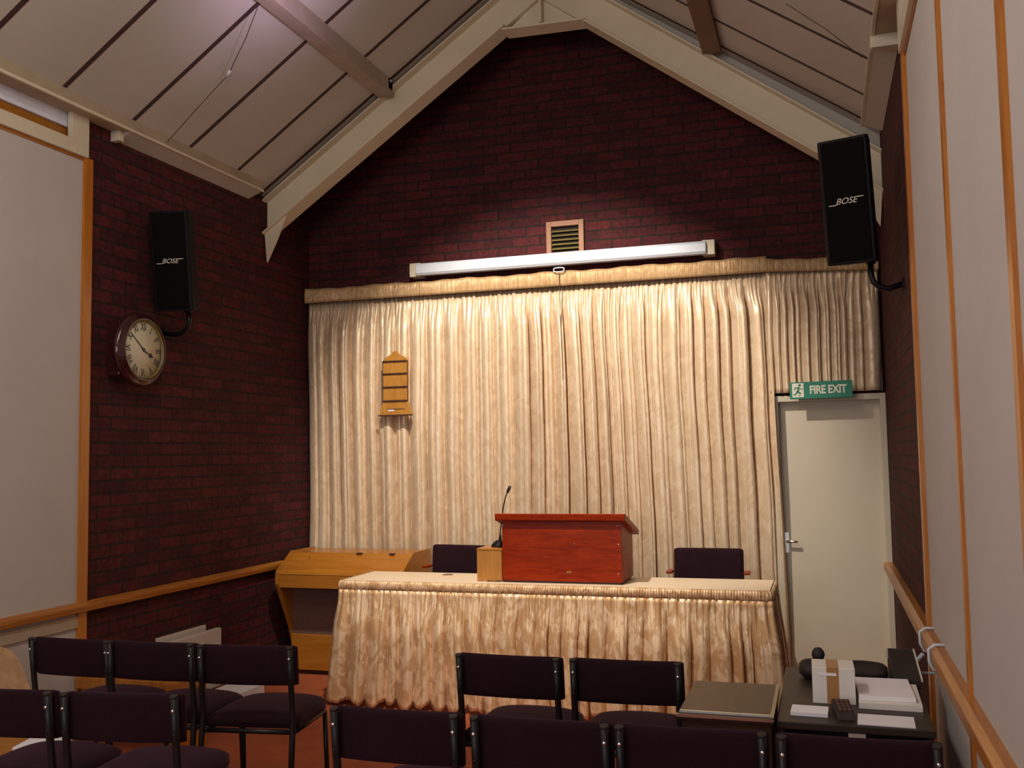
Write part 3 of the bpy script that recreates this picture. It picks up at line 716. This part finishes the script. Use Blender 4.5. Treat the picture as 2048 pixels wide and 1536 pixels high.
# ------------------------------------------------------------------ heater and low things by the left wall
ht = empty('storage_heater', (XL, 5.56, 0)); tag(ht, 'pale flat wall heater low on the left brick wall behind the chairs', 'heater')
bx(0.0, 0.022, -0.30, 0.20, 0.10, 0.505).build('back_plate', M['radiator'], ht, bev=0.003)
bx(0.045, 0.085, -0.30, 0.285, 0.09, 0.475).build('front_panel', M['radiator'], ht, bev=0.004)
bx(0.02, 0.05, -0.29, 0.27, 0.12, 0.44).build('core', M['void'], ht)
tag(MB().box(XL+0.13, -3.66, 5.52, 5.93, 0, 0.10).build('floor_box', M['paper'], bev=0.004), 'flat white box on the carpet beside the wall heater', 'box')
bn = empty('low_bench', (-3.68, 4.72, 0)); tag(bn, 'low orange pine bench against the left wall behind the back chairs', 'bench')
bx(-0.33, 0.32, -0.17, 0.17, 0.36, 0.425).build('bench_top', M['pine_y'], bn, bev=0.004)
for x in (-0.30, 0.26):
    bx(x, x+0.04, -0.15, 0.15, 0, 0.36).build('leg', M['pine'], bn)

# tabletop with rounded corners leaning on the left wall
tp = empty('leaning_tabletop', (-3.60, 3.6, 0.0)); tag(tp, 'mottled tan tabletop with rounded corner leaning against the left wall', 'tabletop')
outl = []
Hh = 0.79; Wd = 0.95
for (cx_, cz_, a0) in ((0.42, Hh-0.10, 90), (-Wd+0.52, Hh-0.10, 180), (-Wd+0.52, 0.10, 270), (0.42, 0.10, 0)):
    pass
cn = [(0.445-0.12, Hh-0.12, 0), (0.03+0.12, Hh-0.12, 90), (0.03+0.12, 0.12, 180), (0.445-0.12, 0.12, 270)]
for (cy_, cz_, a0) in cn:
    for k_ in range(9):
        a = R(a0+90*k_/8); outl.append((cy_+0.12*math.cos(a), cz_+0.12*math.sin(a)))
lean = Matrix.Rotation(R(-27), 4, 'Y')
for nm, x0_, x1_, mt in (('laminate_face', 0.006, 0.010, 'tan'), ('core_board', -0.012, 0.006, 'whitebox')):
    mm = MB().prism(outl, 'x', x0_, x1_); mm.v = [tuple(lean @ Vector(v)) for v in mm.v]; mm.build(nm, M[mt], tp)
lt = empty('low_table', (-3.54, 3.39, 0)); tag(lt, 'low round-edged wooden table with pale rim behind the cropped left chair', 'table')
ov = [(0.40*math.copysign(abs(math.cos(a))**0.7, math.cos(a)), 0.20*math.copysign(abs(math.sin(a))**0.7, math.sin(a))) for a in [2*math.pi*k_/40 for k_ in range(40)]]
MB().prism(ov, 'z', 0.385, 0.42).build('table_top', M['oak_x'], lt)
MB().prism([(a*1.012, b*1.02) for a, b in ov], 'z', 0.36, 0.388).build('rim', M['whitebox'], lt)
for x in (-0.28, 0.28):
    for y in (-0.12, 0.12): MB().tube([(x, y, 0), (x*0.9, y*0.9, 0.36)], 0.014, 8).build('leg', M['oak_z'], lt)
bs = tag(MB().box(-0.09, 0.09, -0.12, 0.12, 0, 0.02).build('booklet', M['paper'], bev=0.002), 'white booklet on the end of the low table behind the chairs', 'booklet')
bs.location = (-3.19, 3.47, 0.421); bs.rotation_euler = (0, 0, R(15))

# ------------------------------------------------------------------ stacking chairs
def pad(fn_center, halfw, halfh, th, curve, name, parent, z0, tilt):
    m = MB(); nu, nv = 20, 20
    def P(u, v):
        x = (u*2-1); a = 2*math.pi*v
        e = (1-abs(x)**10)**0.1 if abs(x) < 1 else 0
        cz = math.copysign(abs(math.sin(a))**0.45, math.sin(a))*halfh*(0.94+0.06*e) ; cy = math.copysign(abs(math.cos(a))**0.55, math.cos(a))*th*(0.35+0.65*e)
        yc = curve*(x*x)
        return (x*halfw, fn_center + yc + cy + (cz)*tilt, z0 + cz)
    for i in range(nu+1):
        for j in range(nv): m.v.append(P(i/nu, j/nv))
    for i in range(nu):
        for j in range(nv):
            j2 = (j+1) % nv; m.f.append([i*nv+j, (i+1)*nv+j, (i+1)*nv+j2, i*nv+j2]); m.mi.append(0); m.smooth.append(True)
    m.f.append([j for j in range(nv)]); m.mi.append(0); m.smooth.append(False)
    m.f.append([nu*nv+j for j in range(nv-1, -1, -1)]); m.mi.append(0); m.smooth.append(False)
    return m.build(name, M['seat'], parent, bev=0.006)
def make_chair(name='stacking_chair'):
    c = empty(name, (0, 0, 0)); c['category'] = 'chair'
    pad(0.002, 0.226, 0.088, 0.019, 0.016, 'backrest', c, 0.712, -0.10)
    # seat cushion
    m = MB(); nu, nv = 18, 14
    def S(u, v, top):
        x = (u*2-1); y = (v*2-1)
        k_ = 1 - 0.06*(y*y)*(abs(x)**2)
        bx_, by_ = 0.218*x*(1-0.10*max(0, y)**4*abs(x)), 0.215*y*(1-0.09*max(0, abs(x))**6*(1 if y > 0 else 0.3))
        edge = (1-abs(x)**8)*(1-abs(y)**8)
        h = 0.040 + 0.012*(1-x*x)*(1-0.6*y*y) + 0.018*max(edge, 0)**0.4 if top else 0.0
        return (bx_, 0.245+by_, 0.436 + h - (0.008*x*x if top else 0) + (0.0 if top else 0.0) + (-0.006*v))
    for top in (True, False):
        o = len(m.v)
        for i in range(nu+1):
            for j in range(nv+1): m.v.append(S(i/nu, j/nv, top))
        for i in range(nu):
            for j in range(nv):
                a = o+i*(nv+1)+j; m.f.append([a, a+nv+1, a+nv+2, a+1]); m.mi.append(0); m.smooth.append(True)
    # join the rims
    half = (nu+1)*(nv+1)
    rim = [i*(nv+1) for i in range(nu+1)] + [nu*(nv+1)+j for j in range(1, nv+1)] + [i*(nv+1)+nv for i in range(nu-1, -1, -1)] + [j for j in range(nv-1, 0, -1)]
    for a, b in zip(rim, rim[1:]+rim[:1]): m.f.append([a, b, b+half, a+half]); m.mi.append(0); m.smooth.append(True)
    m.build('seat', M['seat'], c)
    fr_ = MB()
    for s in (-1, 1): fr_.tube([(s*0.205, 0.0, 0.424), (s*0.203, 0.40, 0.418)], 0.0115, 8)
    fr_.tube([(-0.205, 0.02, 0.424), (0.205, 0.02, 0.424)], 0.0115, 8); fr_.tube([(-0.203, 0.40, 0.418), (0.203, 0.40, 0.418)], 0.0115, 8)
    fr_.build('seat_frame', M['blackmetal'], c)
    for s in (-1, 1):
        lg = MB().tube([(s*0.213, -0.055, 0.0), (s*0.210, -0.010, 0.40), (s*0.208, 0.004, 0.50), (s*0.207, -0.018, 0.65), (s*0.207, -0.036, 0.797)], 0.0135, 10)
        leg = lg.build('leg', M['blackmetal'], c)
        MB().tube([(s*0.207, -0.0358, 0.793), (s*0.207, -0.0370, 0.802)], 0.0140, 10).build('end_cap', M['bag'], leg)
        MB().tube([(s*0.205, 0.40, 0.42), (s*0.212, 0.425, 0.0)], 0.0115, 10).build('leg', M['blackmetal'], c)
        for z, y, r_ in ((0.750, -0.0455, 0.006), (0.665, -0.0345, 0.0045)):
            bm_ = MB().lathe([(0.0, -0.002), (r_*0.7, -0.0015), (r_, 0.0), (r_, 0.002)], s*0.207, y, z, 'y', 12)
            bm_.build('bolt', M['chrome'] if z > 0.7 else M['blackmetal'], c)
    return c
proto = make_chair()
rows = [
 (-3.345, 3.785, 1, 'dark maroon chair of the farther left row, leftmost, beside the leaning tan tabletop', 'second row, left block'),
 (-2.915, 3.800, 3, 'dark maroon chair of the farther left row, between its two neighbours before the heater', 'second row, left block'),
 (-2.445, 3.825, 8, 'dark maroon chair nearest the organ, right end of the farther left row', 'second row, left block'),
 (-2.872, 2.900, 6, 'dark maroon chair cropped by the left picture edge, nearest left row', 'front row, left block'),
 (-2.392, 2.955, 9, 'dark maroon chair of the nearest left row with its whole backrest in view', 'front row, left block'),
 (-1.255, 3.880, 0, 'left one of the two dark maroon chairs directly before the table skirt', 'second row, right block'),
 (-0.775, 3.895, 2, 'right one of the two dark maroon chairs before the table skirt, beside the dark cabinet', 'second row, right block'),
 (-1.350, 2.980, 1, 'dark maroon chair at the left end of the nearest right row of four', 'front row, right block'),
 (-0.866, 2.985, 1, 'dark maroon chair second from the left in the nearest right row of four', 'front row, right block'),
 (-0.408, 3.000, 3, 'dark maroon chair of the nearest row in front of the dark cabinet', 'front row, right block'),
 (0.062, 3.010, 2, 'dark maroon chair of the nearest row at its right end before the equipment desk', 'front row, right block'),
]
for i, (x, y, a, lab, g) in enumerate(rows):
    c = proto if i == 0 else copy_tree(proto)
    c.location = (x, y, 0); c.rotation_euler = (0, 0, R(a)); c['label'] = lab; c['group'] = 'maroon stacking chairs in rows'

# armchairs behind the table
def arm_chair(x, y, a, lab, dz):
    c = empty('armchair', (x, y, 0), R(a)); tag(c, lab, 'chair', 'armchairs behind the table')
    pad(0.0, 0.232, 0.15, 0.025, -0.010, 'backrest', c, 0.812+dz, 0.06)
    bx(-0.22, 0.22, -0.42, -0.03, 0.42, 0.48).build('seat', M['seat'], c, bev=0.015)
    for s in (-1, 1):
        MB().tube([(s*0.20, 0.035, 0.0), (s*0.20, 0.035, 0.72), (s*0.20, 0.03, 0.90)], 0.014, 8).build('leg', M['blackmetal'], c)
        MB().tube([(s*0.20, -0.38, 0.0), (s*0.20, -0.38, 0.42)], 0.014, 8).build('leg', M['blackmetal'], c)
        bx(s*0.255-0.020, s*0.255+0.020, -0.10, 0.03, 0.797, 0.814).build('armrest', M['mahogany'], c, bev=0.004)
# ------------------------------------------------------------------ cabinets and desk at the right
cb = empty('dark_cabinet', (-0.35, 3.69, 0)); tag(cb, 'dark wood cabinet with metal-edged top beside the equipment desk', 'cabinet')
bx(-0.150, 0.150, -0.225, 0.235, 0.0, 0.70).build('cabinet_body', M['darkwood'], cb, bev=0.003)
bx(-0.160, 0.158, -0.243, 0.245, 0.70, 0.725).build('cabinet_top', M['darkwood'], cb, bev=0.003)
bx(-0.164, 0.160, -0.250, -0.238, 0.712, 0.722).build('metal_edge', M['chrome'], cb)
bx(-0.155, 0.155, -0.225, -0.216, 0.725, 0.7285).build('metal_edge', M['chrome'], cb)
bx(0.148, 0.160, -0.245, 0.245, 0.725, 0.730).build('edge_strip', M['ledge'], cb)
dk = empty('equipment_desk', (0.055, 3.78, 0)); tag(dk, 'black equipment desk with open shelf against the right wall', 'desk')
bx(-0.240, 0.260, -0.27, 0.60, 0.675, 0.700).build('desk_top', plain('black_ash_top', (0.028, 0.016, 0.011), 0.45, var=0.25, scale=14), dk, bev=0.003)
bx(-0.235, -0.215, -0.25, 0.58, 0, 0.675).build('side_panel', M['bag'], dk)
bx(0.235, 0.255, -0.25, 0.58, 0, 0.675).build('side_panel', M['bag'], dk)
bx(-0.215, 0.235, 0.0, 0.02, 0, 0.675).build('back_panel', M['bag'], dk)
bx(-0.215, 0.235, -0.25, 0.0, 0.52, 0.54).build('shelf', M['bag'], dk)
ZT = 0.7005
def put(o, x, y, z, rz=0): o.location = (x, y, z); o.rotation_euler = (0, 0, R(rz)); return o
wb = empty('parcel', (0.004, 3.86, ZT), R(1)); tag(wb, 'white cardboard parcel sealed with brown tape on the equipment desk', 'box')
bx(-0.074, 0.074, -0.075, 0.075, 0.0, 0.128).build('carton', M['whitebox'], wb, bev=0.002)
MB().box(-0.024, 0.018, -0.0758, -0.0752, 0.0, 0.1284).box(-0.024, 0.018, -0.0758, 0.075, 0.1280, 0.1288).build('tape', M['tape'], wb)
bx(-0.05, 0.010, -0.0768, -0.0758, 0.100, 0.110).build('paper_label', M['paper'], wb)
put(tag(bx(-0.062, 0.062, -0.050, 0.050, 0, 0.014).build('notepad', M['paper'], bev=0.001), 'small white notepad at the left front of the equipment desk', 'notepad'), -0.078, 3.640, ZT, -2)
ppl = put(tag(bx(-0.105, 0.105, -0.165, 0.165, 0, 0.022).build('paper_stack', M['whitebox'], bev=0.001), 'lower grey-white paper stack at the right of the desk', 'papers'), 0.195, 3.905, ZT, -1)
put(tag(bx(-0.098, 0.092, -0.150, 0.150, 0, 0.016).build('paper_stack', M['paper'], bev=0.001), 'upper white paper sheaf with a grey smudge on the desk stack', 'papers'), 0.185, 3.925, ZT+0.0225, 1)
put(tag(bx(-0.090, 0.090, -0.068, 0.068, 0, 0.003).build('paper_sheet', M['paper']), 'single white sheet at the front right edge of the equipment desk', 'paper'), 0.168, 3.592, ZT, -2)
rc = put(empty('telephone_handset', (0, 0, 0)), 0.033, 3.640, ZT, 8); tag(rc, 'small black keypad device between notepad and papers', 'device')
MB().prism([(-0.075, 0.0), (0.07, 0.0), (0.065, 0.040), (-0.06, 0.022)], 'x', -0.03, 0.03).build('body', M['bag'], rc, bev=0.004)
kb = MB()
for i in range(4):
    for j in range(3): kb.box(-0.02+0.015*j, -0.010+0.015*j, -0.045+0.024*i, -0.030+0.024*i, 0.025+0.0033*i, 0.032+0.0033*i)
kb.build('keypad', M['grille'], rc)
# long soft case, cover and slanted box behind
bg = empty('padded_case', (0.06, 4.20, ZT)); tag(bg, 'long black padded case lying at the back of the equipment desk', 'case')
m = MB()
def G(u, v):
    x = -0.185+0.335*u; a = 2*math.pi*v; e = (1-abs(2*u-1)**6)**0.4
    return (x, 0.075*math.cos(a)*(0.3+0.7*e), 0.036+0.036*math.sin(a)*(0.55+0.45*e)*(1+0.06*math.sin(11*u)))
for i in range(25):
    for j in range(16): m.v.append(G(i/24, j/16))
for i in range(24):
    for j in range(16):
        j2 = (j+1) % 16; m.f.append([i*16+j, (i+1)*16+j, (i+1)*16+j2, i*16+j2]); m.mi.append(0); m.smooth.append(True)
m.f.append(list(range(16))); m.mi.append(0); m.smooth.append(False); m.f.append([24*16+j for j in range(15, -1, -1)]); m.mi.append(0); m.smooth.append(False)
m.build('case_body', M['bag'], bg)
MB().tube([(-0.16, -0.02, 0.068), (0.0, -0.02, 0.073), (0.10, -0.02, 0.068)], 0.004, 6).build('zip', M['blackmetal'], bg)
tag(put(MB().lathe([(0, 0.050), (0.014, 0.046), (0.023, 0.034), (0.026, 0.02), (0.022, 0.006), (0.012, 0.0), (0, 0)], 0, 0, 0, 'z', 20).build('foam_ball', M['bag']), -0.05, 4.23, ZT+0.066), 'round dark foam ball resting on the left of the padded case', 'ball')
mx = empty('slanted_unit', (0.268, 4.235, ZT+0.03)); tag(mx, 'black slanted equipment unit with pale side edge by the right wall', 'equipment'); mx.rotation_euler = (0, 0, R(2))
MB().prism([(-0.15, -0.03), (0.12, -0.03), (0.12, 0.070), (0.09, 0.073), (-0.15, 0.005)], 'x', -0.045, 0.050).build('housing', M['bag'], mx, bev=0.004)
MB().prism([(-0.150, -0.002), (-0.15, 0.009), (0.09, 0.077), (0.09, 0.065)], 'x', 0.050, 0.056).build('pale_edge', M['white'], mx)
bx(-0.052, -0.045, 0.086, 0.106, 0.035, 0.070).build('pale_tab', M['white'], mx)
# shelf contents
tag(bx(0.20, 0.236, 3.54, 3.62, 0.541, 0.60).build('small_carton', M['whitebox'], bev=0.002), 'small beige carton on the desk shelf near the right wall', 'box')
tag(bx(0.045, 0.10, 3.515, 3.521, 0.655, 0.675).build('desk_tag', M['radiator']), 'small pale tag under the front edge of the equipment desk', 'tag')

# cable ties and clip on the right rail
for y, z0_ in ((4.33, 0.80), (3.98, 0.80)):
    pass
rc_ = empty('rail_clip', (XR-0.05, 4.3, 0.80)); tag(rc_, 'white cable clip and ties around the right dado rail', 'clip')
for y in (0.20, -0.17):
    pts = [(0.052, y, -0.034), (0.0, y, -0.032), (-0.012, y, 0.0), (-0.012, y, 0.045), (0.01, y, 0.062), (0.052, y, 0.062)]
    MB().tube(pts, 0.006, 8).build('cable_tie', M['screenwhite'], rc_)
MB().tube([(-0.01, 0.12, -0.03), (-0.045, 0.16, -0.085), (-0.05, 0.17, -0.10)], 0.008, 8).build('clip_arm', M['screenwhite'], rc_)
MB().tube([(-0.045, 0.02, -0.085), (0.03, 0.02, -0.085)], 0.005, 8).build('clip_arm', M['screenwhite'], rc_)

arm_chair(-2.547, 6.78, -6, 'dark armchair behind the table left of the lectern', 0.0)
arm_chair(-0.765, 6.78, 0, 'dark armchair behind the table right of the lectern', 0.0)

# thin pull wires under the ceiling
pw = empty('pull_wire', (-3.42, 5.12, 3.99)); tag(pw, 'thin wire with white toggle strung below the left ceiling slope', 'wire')
W0 = Vector((-3.42, 5.12, 3.99))
pts = [Vector(p) - W0 for p in ((-3.05, 4.86, 4.25), (-3.20, 4.97, 4.13), (-3.33, 5.06, 4.05), (-3.42, 5.12, 3.99), (-3.66, 5.15, 3.82), (-3.91, 5.18, 3.635))]
MB().tube(pts, 0.0025, 6).build('wire', M['darkedge'], pw)
MB().tube([pts[2]*0.25, pts[4]*0.07], 0.009, 10).build('toggle', M['screenwhite'], pw)
pr = tag(MB().tube([(-0.10, 5.15, 3.93), (0.10, 5.25, 3.80), (0.27, 5.33, 3.66)], 0.002, 6).build('pull_wire', M['darkedge']), 'thin faint wire under the right ceiling slope', 'wire')
